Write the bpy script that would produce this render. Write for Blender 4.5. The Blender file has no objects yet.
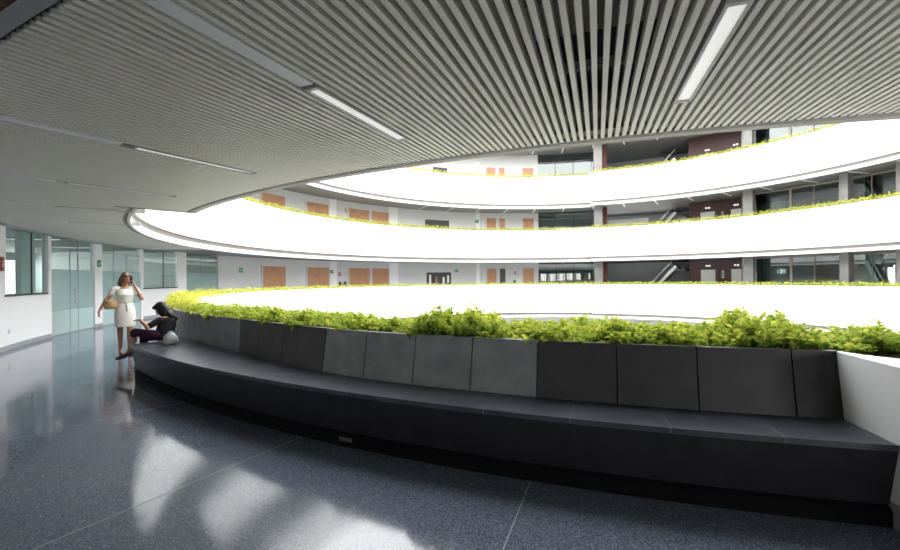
import bpy, bmesh, math, random
from mathutils import Vector, Matrix
random.seed(7)
sc = bpy.context.scene
COL = sc.collection
PI = math.pi
rad = math.radians

# ------------------------------------------------------------------ plan of the place
EYE = 1.585                       # camera height over the floor
CX, CY = 6.66, 19.24              # centre of the round court
F_PX, HOR, ROLL = 427.0, 278.3, -3.49
ST = 4.52                         # storey height
R_L, R_R = 16.83, 16.0            # court edge of the upper storeys: wide sector, narrow sector
A_S0, A_S1 = 46.3, 197.6          # the wide sector runs between these angles
R_W = 19.33                       # corridor wall
CEIL = 2.88
def P(R, a, z=0.0):               # angle from the near side of the court, growing to the left
    t = rad(a)
    return Vector((CX - R*math.sin(t), CY - R*math.cos(t), z))
def ang(u, R):                    # angle at which the sight line of a photo column meets radius R on the far side
    dx = (u-450)/F_PX
    A = dx*dx+1; B = dx*CX+CY; C = CX*CX+CY*CY-R*R
    t = (B+math.sqrt(max(B*B-A*C, 0)))/A
    x, y = dx*t-CX, t-CY
    return math.degrees(math.atan2(-x, -y)) % 360
def depth(u, R):
    dx = (u-450)/F_PX
    A = dx*dx+1; B = dx*CX+CY; C = CX*CX+CY*CY-R*R
    return (B+math.sqrt(max(B*B-A*C, 0)))/A
def zat(u, v, R):                 # height over the floor of a photo point on radius R
    return EYE + (HOR+ROLL*(u-450)/450 - v)/F_PX*depth(u, R)

# ------------------------------------------------------------------ materials
MATS = {}
def mat(name, col, rough=0.6, metal=0.0, spec=0.5, noise=None, emit=None, bump=None, trans=None):
    m = bpy.data.materials.new(name); m.use_nodes = True
    nt = m.node_tree; b = nt.nodes['Principled BSDF']
    b.inputs['Base Color'].default_value = (*col, 1)
    b.inputs['Roughness'].default_value = rough
    b.inputs['Metallic'].default_value = metal
    b.inputs['Specular IOR Level'].default_value = spec
    if noise:                     # (scale, other colour, low, high, detail)
        tc = nt.nodes.new('ShaderNodeTexCoord'); n = nt.nodes.new('ShaderNodeTexNoise')
        n.inputs['Scale'].default_value = noise[0]; n.inputs['Detail'].default_value = noise[4] if len(noise) > 4 else 3
        r = nt.nodes.new('ShaderNodeValToRGB')
        r.color_ramp.elements[0].position = noise[2]; r.color_ramp.elements[0].color = (*col, 1)
        r.color_ramp.elements[1].position = noise[3]; r.color_ramp.elements[1].color = (*noise[1], 1)
        nt.links.new(tc.outputs['Object'], n.inputs['Vector'])
        nt.links.new(n.outputs['Fac'], r.inputs['Fac']); nt.links.new(r.outputs['Color'], b.inputs['Base Color'])
    if bump:
        tc = nt.nodes.new('ShaderNodeTexCoord'); n = nt.nodes.new('ShaderNodeTexNoise')
        n.inputs['Scale'].default_value = bump[0]; bp = nt.nodes.new('ShaderNodeBump')
        bp.inputs['Strength'].default_value = bump[1]; bp.inputs['Distance'].default_value = bump[2]
        nt.links.new(tc.outputs['Object'], n.inputs['Vector']); nt.links.new(n.outputs['Fac'], bp.inputs['Height'])
        nt.links.new(bp.outputs['Normal'], b.inputs['Normal'])
    if emit:
        b.inputs['Emission Color'].default_value = (*emit[0], 1); b.inputs['Emission Strength'].default_value = emit[1]
    MATS[name] = m
    return m
def glass(name, tint, clear, gloss=0.08, diff=0.0, rough=0.02):
    m = bpy.data.materials.new(name); m.use_nodes = True
    nt = m.node_tree; nt.nodes.clear()
    o = nt.nodes.new('ShaderNodeOutputMaterial')
    tr = nt.nodes.new('ShaderNodeBsdfTransparent'); tr.inputs['Color'].default_value = (*clear, 1)
    gl = nt.nodes.new('ShaderNodeBsdfGlossy'); gl.inputs['Roughness'].default_value = rough
    m1 = nt.nodes.new('ShaderNodeMixShader'); m1.inputs['Fac'].default_value = gloss
    if diff > 0:
        df = nt.nodes.new('ShaderNodeBsdfDiffuse'); df.inputs['Color'].default_value = (*tint, 1)
        tl = nt.nodes.new('ShaderNodeBsdfTranslucent'); tl.inputs['Color'].default_value = (*tint, 1)
        m3 = nt.nodes.new('ShaderNodeMixShader'); m3.inputs['Fac'].default_value = 0.45
        nt.links.new(df.outputs[0], m3.inputs[1]); nt.links.new(tl.outputs[0], m3.inputs[2])
        m2 = nt.nodes.new('ShaderNodeMixShader'); m2.inputs['Fac'].default_value = diff
        nt.links.new(tr.outputs[0], m2.inputs[1]); nt.links.new(m3.outputs[0], m2.inputs[2])
        nt.links.new(m2.outputs[0], m1.inputs[1])
    else:
        nt.links.new(tr.outputs[0], m1.inputs[1])
    nt.links.new(gl.outputs[0], m1.inputs[2]); nt.links.new(m1.outputs[0], o.inputs[0])
    MATS[name] = m
    return m
def leafmat(name, col, tcol):
    m = bpy.data.materials.new(name); m.use_nodes = True
    nt = m.node_tree; nt.nodes.clear()
    o = nt.nodes.new('ShaderNodeOutputMaterial')
    df = nt.nodes.new('ShaderNodeBsdfDiffuse'); df.inputs['Color'].default_value = (*col, 1)
    tl = nt.nodes.new('ShaderNodeBsdfTranslucent'); tl.inputs['Color'].default_value = (*tcol, 1)
    x = nt.nodes.new('ShaderNodeMixShader'); x.inputs['Fac'].default_value = 0.4
    nt.links.new(df.outputs[0], x.inputs[1]); nt.links.new(tl.outputs[0], x.inputs[2]); nt.links.new(x.outputs[0], o.inputs[0])
    MATS[name] = m
    return m

white = mat('white_plaster', (.83, .83, .82), .7)
wall_w = mat('white_wall', (.80, .80, .80), .55)
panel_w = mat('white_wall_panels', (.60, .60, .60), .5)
lip_w = mat('white_lip', (.66, .66, .65), .6)
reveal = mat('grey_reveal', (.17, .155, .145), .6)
soffit = mat('grey_soffit', (.27, .27, .265), .6)
slat_m = mat('grey_slat', (.74, .725, .67), .45)
trim_m = mat('grey_trim', (.30, .27, .235), .5)
house_m = mat('lamp_housing', (.40, .40, .40), .4)
plenum = mat('dark_plenum', (.075, .07, .062), .8)
duct_m = mat('dark_duct', (.09, .09, .09), .6)
wood = mat('orange_wood', (.50, .26, .14), .5, noise=(3, (.43, .21, .105), .35, .7))
dkwood = mat('brown_wood', (.16, .075, .04), .5, noise=(2, (.11, .05, .028), .35, .7))
steel = mat('brushed_steel', (.55, .55, .55), .35, 1.0)
steel_d = mat('elevator_steel', (.55, .53, .5), .45, .4)
black = mat('black_metal', (.015, .015, .016), .4)
dark = mat('dark_frame', (.03, .032, .035), .4)
concrete = mat('grey_concrete', (.21, .205, .20), .8, noise=(1.5, (.17, .165, .16), .35, .7))
redwall = mat('oxblood_panel', (.06, .016, .016), .45)
redbrick = mat('red_brick', (.10, .03, .025), .8)
base_g = mat('grey_baseboard', (.30, .31, .33), .5)
g_clear = glass('clear_glass', (.6, .75, .73), (.84, .93, .91), .08)
g_far = glass('teal_glass', (.2, .3, .3), (.58, .68, .67), .10)
g_frost = glass('frosted_glass', (.50, .64, .64), (.62, .78, .77), .10, .72, .1)
g_frost2 = glass('pale_frosted_glass', (.66, .80, .79), (.62, .78, .77), .10, .85, .1)
sign_g = mat('sign_green', (.012, .22, .09), .5)
sign_r = mat('sign_red', (.50, .03, .035), .5)
sign_m = mat('sign_maroon', (.30, .05, .045), .5)
sign_w = mat('sign_white', (.8, .8, .8), .5)
soil = mat('soil', (.05, .035, .025), .95)
lamp_on = mat('lamp_diffuser', (.8, .8, .8), .5, emit=((1, .98, .95), .55))
office_lamp = mat('office_lamp', (.9, .9, .9), .5, emit=((1, .98, .95), 5.0))
lamp_off = mat('dim_diffuser', (.85, .85, .87), .5)
carpet = mat('office_floor', (.16, .17, .18), .7)
office_wall = mat('office_wall', (.55, .57, .57), .7)
ground_m = mat('court_ground', (.50, .49, .47), .9, noise=(.6, (.4, .4, .38), .35, .7))
paper = mat('paper', (.75, .75, .74), .7)
pink = mat('pink_poster', (.45, .22, .24), .7)

# polished terrazzo: fine light chips in a dark blue-grey ground
terr = mat('terrazzo', (.050, .056, .072), .13, 0, .62)
nt = terr.node_tree; b = nt.nodes['Principled BSDF']
tc = nt.nodes.new('ShaderNodeTexCoord')
n1 = nt.nodes.new('ShaderNodeTexVoronoi'); n1.inputs['Scale'].default_value = 150
r1 = nt.nodes.new('ShaderNodeValToRGB')
r1.color_ramp.elements[0].position = .35; r1.color_ramp.elements[0].color = (.064, .077, .110, 1)
r1.color_ramp.elements[1].position = 1.0; r1.color_ramp.elements[1].color = (.20, .225, .285, 1)
n2 = nt.nodes.new('ShaderNodeTexNoise'); n2.inputs['Scale'].default_value = .9; n2.inputs['Detail'].default_value = 4
r2 = nt.nodes.new('ShaderNodeMapRange'); r2.inputs['From Min'].default_value = .3; r2.inputs['From Max'].default_value = .7
r2.inputs['To Min'].default_value = .06; r2.inputs['To Max'].default_value = .14
for n in (n1, n2): nt.links.new(tc.outputs['Object'], n.inputs['Vector'])
s1 = nt.nodes.new('ShaderNodeSeparateColor'); nt.links.new(n1.outputs['Color'], s1.inputs[0]); nt.links.new(s1.outputs[0], r1.inputs['Fac']); nt.links.new(r1.outputs['Color'], b.inputs['Base Color'])
nt.links.new(n2.outputs['Fac'], r2.inputs['Value']); nt.links.new(r2.outputs['Result'], b.inputs['Roughness'])
joint_m = mat('joint_strip', (.22, .23, .26), .3)
# dark granite of the bench, with cloudy polish
def granite(name, c0, c1, rough):
    m = mat(name, c0, rough, 0, .38, noise=(5, c1, .3, .75, 8))
    return m
gr_d = granite('dark_granite', (.013, .013, .016), (.026, .026, .030), .40)
gr_m = granite('grey_granite', (.034, .035, .038), (.066, .066, .068), .45)
gr_l = granite('pale_granite', (.15, .166, .178), (.25, .265, .275), .45)
gr_w = granite('worn_granite', (.20, .20, .20), (.30, .30, .29), .45)
gr_s = granite('seat_granite', (.030, .032, .044), (.062, .065, .085), .30)
gr_j = mat('granite_joint', (.008, .008, .009), .8)
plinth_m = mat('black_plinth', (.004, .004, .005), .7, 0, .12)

# ------------------------------------------------------------------ mesh helpers
class MB:
    def __init__(self): self.v = []; self.f = []; self.m = []
    def poly(self, pts, mi=0):
        n = len(self.v); self.v += [tuple(p) for p in pts]; self.f.append(tuple(range(n, n+len(pts)))); self.m.append(mi)
    def grid(self, rows, mi=0, closed=False, mis=None):
        n = len(self.v); w = len(rows[0])
        for r in rows: self.v += [tuple(p) for p in r]
        for i in range(len(rows)-1):
            for j in range(w if closed else w-1):
                k = (j+1) % w
                self.f.append((n+i*w+j, n+i*w+k, n+(i+1)*w+k, n+(i+1)*w+j)); self.m.append(mis[j] if mis else mi)
    def sweep(self, prof, a0, a1, mi=0, step=1.0, mis=None, caps=True):
        """closed profile [(R, z)...] swept round the court; a profile may be a function of the angle"""
        n = max(1, int(math.ceil(abs(a1-a0)/step)))
        fn = prof if callable(prof) else (lambda a: prof)
        rows = []
        for i in range(n+1):
            a = a0+(a1-a0)*i/n
            rows.append([P(R, a, z) for R, z in fn(a)])
        self.grid(rows, mi, True, mis)
        if caps:
            self.poly(rows[0], mi); self.poly(rows[-1][::-1], mi)
    def pbox(self, R0, R1, a0, a1, z0, z1, mi=0, step=1.0):
        self.sweep([(R0, z0), (R1, z0), (R1, z1), (R0, z1)], a0, a1, mi, step)
    def box(self, c, s, M=None, mi=0):
        x, y, z = s[0]/2, s[1]/2, s[2]/2
        q = [Vector((i*x, j*y, k*z)) for k in (-1, 1) for j in (-1, 1) for i in (-1, 1)]
        q = [(M @ p if M else p)+Vector(c) for p in q]
        for f in ((0, 2, 3, 1), (4, 5, 7, 6), (0, 1, 5, 4), (2, 6, 7, 3), (0, 4, 6, 2), (1, 3, 7, 5)):
            self.poly([q[i] for i in f], mi)
    def bar(self, a, b, w, h, mi=0):      # square bar between two points
        a, b = Vector(a), Vector(b); d = (b-a).normalized()
        up = Vector((0, 0, 1)) if abs(d.z) < .95 else Vector((1, 0, 0))
        s = d.cross(up).normalized(); t = s.cross(d)
        q = [[p+s*(w/2*i)+t*(h/2*j) for i, j in ((-1, -1), (1, -1), (1, 1), (-1, 1))] for p in (a, b)]
        self.grid(q, mi, True); self.poly(q[0][::-1], mi); self.poly(q[1], mi)
    def tube(self, pts, rs, seg=10, mi=0, cap=True, sq=None):
        pts = [Vector(p) for p in pts]
        if not hasattr(rs, '__len__'): rs = [rs]*len(pts)
        rows = []; prev = None
        for i, p in enumerate(pts):
            d = (pts[min(i+1, len(pts)-1)]-pts[max(i-1, 0)]).normalized()
            if prev is None:
                s = d.cross(Vector((0, 0, 1)) if abs(d.z) < .9 else Vector((0, 1, 0))).normalized()
            else:
                s = (prev-d*prev.dot(d)).normalized()
            prev = s; t = d.cross(s)
            rows.append([p+(s*math.cos(2*PI*k/seg)+t*math.sin(2*PI*k/seg))*rs[i] for k in range(seg)])
        self.grid(rows, mi, True)
        if cap: self.poly(rows[0][::-1], mi); self.poly(rows[-1], mi)
    def rings(self, rings, mi=0, cap=True):    # list of closed loops
        self.grid(rings, mi, True)
        if cap: self.poly(rings[0][::-1], mi); self.poly(rings[-1], mi)
    def ball(self, c, r, seg=12, rows=8, mi=0):
        rx, ry, rz = (r, r, r) if not hasattr(r, '__len__') else r
        g = []
        for i in range(rows+1):
            t = PI*(i+.001)/(rows+.002)
            g.append([Vector(c)+Vector((rx*math.sin(t)*math.cos(2*PI*k/seg), ry*math.sin(t)*math.sin(2*PI*k/seg), -rz*math.cos(t))) for k in range(seg)])
        self.grid(g, mi, True)
    def build(self, name, mats, parent=None, smooth=None, loc=None, fix=True):
        me = bpy.data.meshes.new(name)
        v = self.v
        if loc is not None: v = [tuple(Vector(p)-Vector(loc)) for p in v]
        me.from_pydata(v, [], self.f)
        for m in (mats if isinstance(mats, (list, tuple)) else [mats]): me.materials.append(m)
        for p, i in zip(me.polygons, self.m): p.material_index = i
        if fix:
            bm = bmesh.new(); bm.from_mesh(me)
            bmesh.ops.remove_doubles(bm, verts=bm.verts, dist=1e-5)
            bmesh.ops.recalc_face_normals(bm, faces=bm.faces); bm.to_mesh(me); bm.free()
        if smooth:
            for p in me.polygons: p.use_smooth = True
            me.set_sharp_from_angle(angle=rad(smooth))
        o = bpy.data.objects.new(name, me); COL.objects.link(o)
        if loc is not None: o.location = loc
        if parent:
            o.parent = parent
            if loc is None and parent.type == 'EMPTY': o.location = -Vector(parent.location)
            elif loc is not None: o.location = Vector(loc)-Vector(world_loc(parent))
        return o
def world_loc(o):
    l = Vector(o.location)
    while o.parent: o = o.parent; l += Vector(o.location)
    return l
def tag(o, label=None, cat=None, group=None, kind=None):
    if label: o['label'] = label
    if cat: o['category'] = cat
    if group: o['group'] = group
    if kind: o['kind'] = kind
    return o
def struct(o, label=None, cat=None, group=None): return tag(o, label, cat, group, 'structure')
def empty(name, loc, label=None, cat=None, group=None, kind=None):
    o = bpy.data.objects.new(name, None); o.empty_display_size = .1; COL.objects.link(o); o.location = loc
    return tag(o, label, cat, group, kind)
def kids(o): return [c for c in COL.objects if c.parent == o]
def copy_tree(o, parent=None):
    c = o.copy(); COL.objects.link(c)
    if parent: c.parent = parent
    for ch in kids(o): copy_tree(ch, c)
    return c

# ------------------------------------------------------------------ camera, sky
cam = bpy.data.cameras.new('camera'); co = bpy.data.objects.new('camera', cam); COL.objects.link(co)
co.location = (0, 0, EYE); co.rotation_euler = (PI/2, math.atan(-2*ROLL/900)*1.0, 0)
cam.sensor_width = 36; cam.lens = F_PX/900*36; cam.shift_y = (HOR-275)/900; cam.clip_start = .05; cam.clip_end = 500
sc.camera = co
w = bpy.data.worlds.new('sky'); sc.world = w; w.use_nodes = True
nt = w.node_tree; bg = nt.nodes['Background']
tcw = nt.nodes.new('ShaderNodeTexCoord'); sx = nt.nodes.new('ShaderNodeSeparateXYZ')
cr = nt.nodes.new('ShaderNodeValToRGB')
cr.color_ramp.elements[0].position = 0; cr.color_ramp.elements[0].color = (1, .985, .95, 1)
cr.color_ramp.elements[1].position = 1; cr.color_ramp.elements[1].color = (.93, .96, 1, 1)
nt.links.new(tcw.outputs['Generated'], sx.inputs[0]); nt.links.new(sx.outputs['Z'], cr.inputs['Fac']); nt.links.new(cr.outputs['Color'], bg.inputs['Color'])
bg.inputs['Strength'].default_value = 8.0
sc.view_settings.view_transform = 'Standard'; sc.view_settings.look = 'None'; sc.view_settings.gamma = 1
sc.view_settings.exposure = 0.0; sc.view_settings.use_curve_mapping = False

LEVELS = {-1: 'one storey below', 0: 'on the walkway level', 1: 'one storey up', 2: 'two storeys up', 3: 'three storeys up'}
ZF = lambda k: k*ST

# ------------------------------------------------------------------ slabs, floor, soffits
m = MB(); m.pbox(15.86, 27.2, -180, 180, -.3, 0, 0, 2)
floor = struct(m.build('floor', terr), 'polished dark blue-grey terrazzo floor of the curved walkway', 'floor')
m = MB()
for k in range(-2, 6):
    a = 20.8+7.87*k
    d = P(1, a)-P(0, a); d.normalize(); s = Vector((-d.y, d.x, 0))
    p, q = P(17.0, a), P(23.4, a)
    m.poly([p+s*.004+Vector((0, 0, .0012)), p-s*.004+Vector((0, 0, .0012)), q-s*.004+Vector((0, 0, .0012)), q+s*.004+Vector((0, 0, .0012))])
m.build('joint_strip', joint_m, floor)
for k in (-1, 1, 2, 3):
    m = MB()
    for a0, a1, r in ((A_S0, A_S1, R_L), (A_S1, A_S0+360, R_R)):
        dz = .75 if k == 3 else 0
        m.pbox(r+.1, 27.2, a0, a1, ZF(k)-.3+dz, ZF(k)+dz, 0, 2)
    struct(m.build('floor_slab', carpet), 'floor slab of the ring corridor '+LEVELS[k], 'floor')
for k in (0, 2, 3):                       # plain soffits over the corridors of the other storeys
    m = MB(); z = ZF(k)-ST+CEIL+.03+(.7 if k == 3 else 0)
    for a0, a1, r in ((A_S0, A_S1, R_L), (A_S1, A_S0+360, R_R)):
        m.pbox(r+.1, 27.2, a0, a1, z, z+.05, 0, 2)
    struct(m.build('ceiling_soffit', soffit), 'plain grey soffit over the corridor '+LEVELS[k-1], 'ceiling')
m = MB()                                  # this storey: plain soffit past the slatted part
m.pbox(R_L+.1, 27.2, 84, A_S1, CEIL+.03, CEIL+.08, 0, 2); m.pbox(R_R+.1, 27.2, A_S1, 318, CEIL+.03, CEIL+.08, 0, 2)
m.pbox(R_W+.15, 27.2, 59, 84, CEIL+.03, CEIL+.08, 0, 2)
struct(m.build('ceiling_soffit', soffit), 'plain grey soffit across the court on the walkway level', 'ceiling')

# ------------------------------------------------------------------ white parapet bands of each storey
def sst(x): x = min(1, max(0, x)); return x*x*(3-2*x)
def rt(a): return 16.49-.23*sst((a-26)/12)      # top of the back: it curls in towards the far end
def rb(a): return rt(a)+.09-.13*sst((a-29)/15)      # foot of the back
BT = 1.02
def band(k):
    zt, zb = -EYE+EYE+1.03+ST*k, ST*k+EYE-2.85
    zp = ST*(k-1)+CEIL
    if k == 3: zt += .7; zb += .7; zp += .7
    m = MB()
    for a0, a1, r in ((A_S0, A_S1, R_L), (A_S1, A_S0+360, R_R)):
        if k == 0: r = 15.7 if r == R_L else 15.2
        wd = .55 if k else .42
        if k == 0 and r == 15.2:          # bench stretch carries its own planter wall
            m.pbox(r, r+.12, a0, a1, zb, zt-.03, 0)
            m.pbox(r+.6, r+.7, a0, 360-23, .0, zt, 0)
            m.pbox(r+.12, r+.6, a0, 360-23, -.3, .88, 1); m.sweep(lambda a: [(r+.12, -.3), (rt(a)-.12, -.3), (rt(a)-.12, .90), (r+.12, .90)], -23, a1-360, 1, 1)
        else:
            m.pbox(r, r+.12, a0, a1, zb, zt, 0)
            m.pbox(r+wd, r+wd+.1, a0+(4 if k == 0 else 0), a1, ZF(k), zt-(.03 if k == 0 else 0), 0 if k else 5)
            m.pbox(r+.12, r+wd, a0, a1, ZF(k)-.2, zt-.12, 1)
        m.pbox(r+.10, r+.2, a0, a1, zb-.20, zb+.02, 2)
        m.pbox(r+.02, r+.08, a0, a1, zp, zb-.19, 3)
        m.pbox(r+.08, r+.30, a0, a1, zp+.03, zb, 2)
    for a in (A_S0, A_S1):                # the radial faces where the band steps in
        r0, r1 = (R_R, R_L+.12) if k else (15.2, 15.82)
        d = .22*(1 if a == A_S0 else -1)
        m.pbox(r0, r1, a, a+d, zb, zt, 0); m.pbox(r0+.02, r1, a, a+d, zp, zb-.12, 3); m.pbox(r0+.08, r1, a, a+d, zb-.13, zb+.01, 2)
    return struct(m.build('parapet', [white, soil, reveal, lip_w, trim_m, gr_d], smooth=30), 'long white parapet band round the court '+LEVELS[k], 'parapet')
for k in (-1, 0, 1, 2, 3): band(k)
m = MB(); m.pbox(.01, 27, 0, 360, -9.3, -9.04, 0, 6)
struct(m.build('ground', ground_m), 'pale paved ground of the court far below', 'ground')

# ------------------------------------------------------------------ slatted ceiling over the walkway
SL = 7.87/36
m = MB()
n0, n1 = int(-46/SL), int(86/SL)
LAMPS = [17.05+7.87*i for i in range(-6, 9)]
for i in range(n0, n1):
    a = (i+.5)*SL
    lampy = any(abs(a-l) < .24 for l in LAMPS)
    r0 = 16.13 if a < A_S0 else R_L+.15
    r1 = 16.79 if lampy else 19.2
    if lampy and r0 > 16.7: continue
    d = P(1, a)-P(0, a); d.normalize(); s = Vector((-d.y, d.x, 0))*.0165
    q = []
    for R in (r0, r1):
        p = P(R, a)
        q.append([p-s+Vector((0, 0, CEIL)), p+s+Vector((0, 0, CEIL)), p+s+Vector((0, 0, CEIL+.085)), p-s+Vector((0, 0, CEIL+.085))])
    m.grid(q, 0, True); m.poly(q[0][::-1]); m.poly(q[1])
ceil = m.build('ceiling', slat_m, fix=False)
struct(ceil, 'ceiling of radial grey slats with dark gaps over the walkway', 'ceiling')
m = MB()                                  # trims at both edges
m.pbox(15.97, 16.07, -48, A_S0, CEIL-.005, CEIL+.12, 0, .5); m.pbox(16.07, 16.135, -48, A_S0, CEIL+.02, CEIL+.12, 2, .5)
m.pbox(R_L+.125, R_L+.15, A_S0, 86, CEIL-.005, CEIL+.12, 0, .5)
m.pbox(15.94, R_L+.36, A_S0-.1, A_S0+.3, CEIL-.005, CEIL+.12, 0)
m.pbox(19.23, 19.31, -48, 59, CEIL-.004, CEIL+.14, 1, .5); m.pbox(19.19, 19.24, -48, 59, CEIL+.03, CEIL+.14, 2, .5)
m.pbox(19.2, 19.34, 59, 86, CEIL-.02, CEIL+.14, 1, .5)
m.build('edge_trim', [trim_m, base_g, plenum], ceil, smooth=30)
m = MB()                                  # dark void above with hangers, ducts
for a0, a1, r in ((-48, A_S0, 16.13), (A_S0, 86, R_L+.31)):
    m.pbox(r, 27.2, a0, a1, 3.5, 3.56, 0, 1)
    m.pbox(r-.01, r+.06, a0, a1, CEIL+.12, 3.5, 0, 1)
m.pbox(16.13, 17.2, A_S0-.25, A_S0-.1, CEIL+.09, 3.5, 0)
m.build('plenum', plenum, ceil)
m = MB()
for i in range(26):
    a = -30+i*3.935
    r = 16.2 if a < A_S0-1 else 17.3
    m.pbox(r, 19.2, a, a+.35, 3.18, 3.36, 0, 1)
for R in (16.55, 17.35, 18.15, 18.9): m.pbox(R, R+.05, -48, 86 if R > 17.3 else A_S0, CEIL+.095, CEIL+.14, 0, 1)
m.pbox(17.5, 18.0, -20, 60, 3.15, 3.45, 1, 1)
m.build('hanger_rail', [duct_m, trim_m], ceil)
m = MB(); m.pbox(19.31, 24, -48, 59, CEIL+.01, CEIL+.12, 0, 1)
struct(m.build('ceiling_soffit', dkwood), 'brown timber soffit over the lift lobby behind the slats', 'ceiling')

def ceiling_lamp(a, R0, R1, z, label, group, w=.12, on=lamp_on, ext=None, frame=house_m):
    e = empty('ceiling_lamp', P((R0+R1)/2, a, z), label, 'lamp', group)
    d = P(1, a)-P(0, a); d.normalize(); s = Vector((-d.y, d.x, 0)); Z = Vector((0, 0, 1))
    def strip(mm, ra, rb, hw, z0, z1):
        q = [[P(R, a, 0)+s*i*hw+Z*zz for i, zz in ((-1, z0), (1, z0), (1, z1), (-1, z1))] for R in (ra, rb)]
        mm.grid(q, 0, True); mm.poly(q[0][::-1]); mm.poly(q[1])
    f = MB()
    for sg in (-1, 1):
        q = [[P(R, a, 0)+s*sg*(w/2+t)+Z*zz for t, zz in ((0, z-.008), (.018, z-.008), (.018, z+.08), (0, z+.08))] for R in (R0-.03, R1+.03)]
        f.grid(q, 0, True); f.poly(q[0][::-1]); f.poly(q[1])
    strip(f, R0-.03, R0, w/2, z-.008, z+.08); strip(f, R1, R1+.03, w/2, z-.008, z+.08)
    f.build('housing', frame, e)
    f = MB(); strip(f, R0, R1, w/2, z+.004, z+.06); f.build('diffuser', on, e)
    if ext:
        f = MB(); strip(f, ext[0], ext[1], w/2+.015, z+.003, z+.07); f.build('blank_strip', lamp_off, e)
    return e
place = {17.05: 'lit linear ceiling lamp at upper right, set between widest slats', 24.92: 'lit linear ceiling lamp with a long grey strip running to the top edge',
         32.79: 'thin lit linear ceiling lamp over the middle of the left walkway', 40.66: 'faint linear ceiling lamp farthest along the left slatted ceiling'}
for a in LAMPS[4:]:
    a = round(a, 2)
    lb = next((t for q, t in place.items() if abs(q-a) < .1), None)
    if a < 12 or a > 62: continue
    ceiling_lamp(a, 16.84-(.12 if a > 30 else 0), 18.0-(.07 if a > 30 else 0), CEIL, lb or 'linear ceiling lamp close above the glass office wall', 'linear lamps in the slatted ceiling', .085, lamp_on, (18.06, 19.18))

# ------------------------------------------------------------------ bench of dark granite
A_B0, A_B1 = 13.0, 44.6
bench = empty('bench', P(17, 28, 0), 'long curved dark granite bench with a leaning back below the hedge', 'bench')
UJ = [165, 190, 207, 236, 258, 287, 323, 366, 415, 472, 537, 616, 696, 791]
def near_ang(u, R):                       # same as ang() for the near side of the court
    dx = (u-450)/F_PX
    A = dx*dx+1; B = dx*CX+CY; C = CX*CX+CY*CY-R*R
    t = (B-math.sqrt(max(B*B-A*C, 0)))/A
    return math.degrees(math.atan2(CX-dx*t, CY-t))
JA = sorted([near_ang(u, 16.5 if u > 300 else 16.33) for u in UJ[2:]] + [A_B0+.2, 44.2, 48.5])
print('joints', [round(x, 1) for x in JA])
tone = {}
m = MB()
for i in range(len(JA)-1):
    a0, a1 = JA[i], JA[i+1]; mid = (a0+a1)/2
    mi = 0
    if 20.4 < mid < 30.2: mi = 1
    elif 30.2 < mid < 44: mi = 3
    if mid > 38: mi = 1
    tone[i] = (round(mid, 1), mi)
    m.sweep(lambda a: [(rb(a)-.05, .50), (rb(a), .50), (rt(a), BT), (rt(a)-.05, BT)], a0+.018, a1-.018, mi, .5)
m.sweep([(rb(48.5)-.05, .02), (rb(48.5), .02), (rb(48.5), .55), (rb(48.5)-.05, .55)], 44.7, 48.5, 0, .5)
m.build('backrest', [gr_d, gr_l, gr_w, gr_m], bench, smooth=30)
m = MB(); m.sweep(lambda a: [(rb(a)-.10, .3), (rb(a)-.01, .3), (rt(a)-.015, BT-.008), (rt(a)-.10, BT-.008)], A_B0+.2, 48.5, 0, .5)
m.sweep([(15.3, .02), (16.24, .02), (16.24, BT-.01), (15.3, BT-.01)], 48.5, 49.0, 0, .5)
m.build('joint_core', gr_j, bench)
SJ = [A_B0+(A_B1-A_B0)*i/14 for i in range(15)]
m = MB()
for i in range(14):
    m.sweep(lambda a: [(rb(a)-.03, .495), (17.07, .495), (17.07, .535), (rb(a)-.03, .535)], SJ[i]+.012, SJ[i+1]-.012, 0, .5)
m.sweep(lambda a: [(rb(a)-.02, .50), (17.066, .50), (17.066, .5335), (rb(a)-.02, .5335)], A_B0+.05, A_B1-.05, 1, .5)
m.build('seat', [gr_s, mat('pale_joint', (.16, .165, .18), .5)], bench)
m = MB(); m.sweep(lambda a: [(16.2, .13), (16.995, .13), (17.062, .497), (16.2, .497)], A_B0, A_B1, 0, .5)
m.build('front', gr_d, bench, smooth=30)
m = MB(); m.sweep(lambda a: [(16.2, 0.001), (17.02, 0.001), (17.02, .105), (16.97, .132), (16.2, .132)], A_B0, A_B1-.4, 0, .5)
m.build('plinth', plinth_m, bench)
a = near_ang(346, 17.0)
m = MB(); m.pbox(17.018, 17.028, a-.25, a+.25, .05, .085)
m.build('vent_plate', duct_m, bench)

# planter wall end at the right, white
m = MB()
top = 1.015
inner = [P(16.48, 13.1), P(16.6, 12.9), P(16.74, 12.45), P(16.95, 11.6), P(17.1, 10.4), P(17.15, 8.0), P(17.15, -22)]
outer = [P(16.42, 13.25), P(16.6, 13.25), P(17.0, 13.25), P(17.4, 13.1), P(17.52, 11.6), P(17.56, 8.0), P(17.56, -22)]
for z0, z1, g in ((.16, top, 0), (0, .16, -.03)):
    lo = [[p+Vector((0, 0, z0)) for p in inner], [p+Vector((0, 0, z0)) for p in outer]]
    hi = [[p+Vector((0, 0, z1)) for p in inner], [p+Vector((0, 0, z1)) for p in outer]]
    mi = 0 if g == 0 else 1
    m.grid([lo[1], hi[1]], mi); m.grid([lo[0], hi[0]], mi); m.grid([hi[0], hi[1]], mi); m.grid([lo[0], lo[1]], mi)
    m.poly([lo[0][0], lo[1][0], hi[1][0], hi[0][0]], mi)
struct(m.build('wall_right', [wall_w, base_g], smooth=40), 'low white plastered wall closing the right end of the bench', 'wall')

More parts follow.
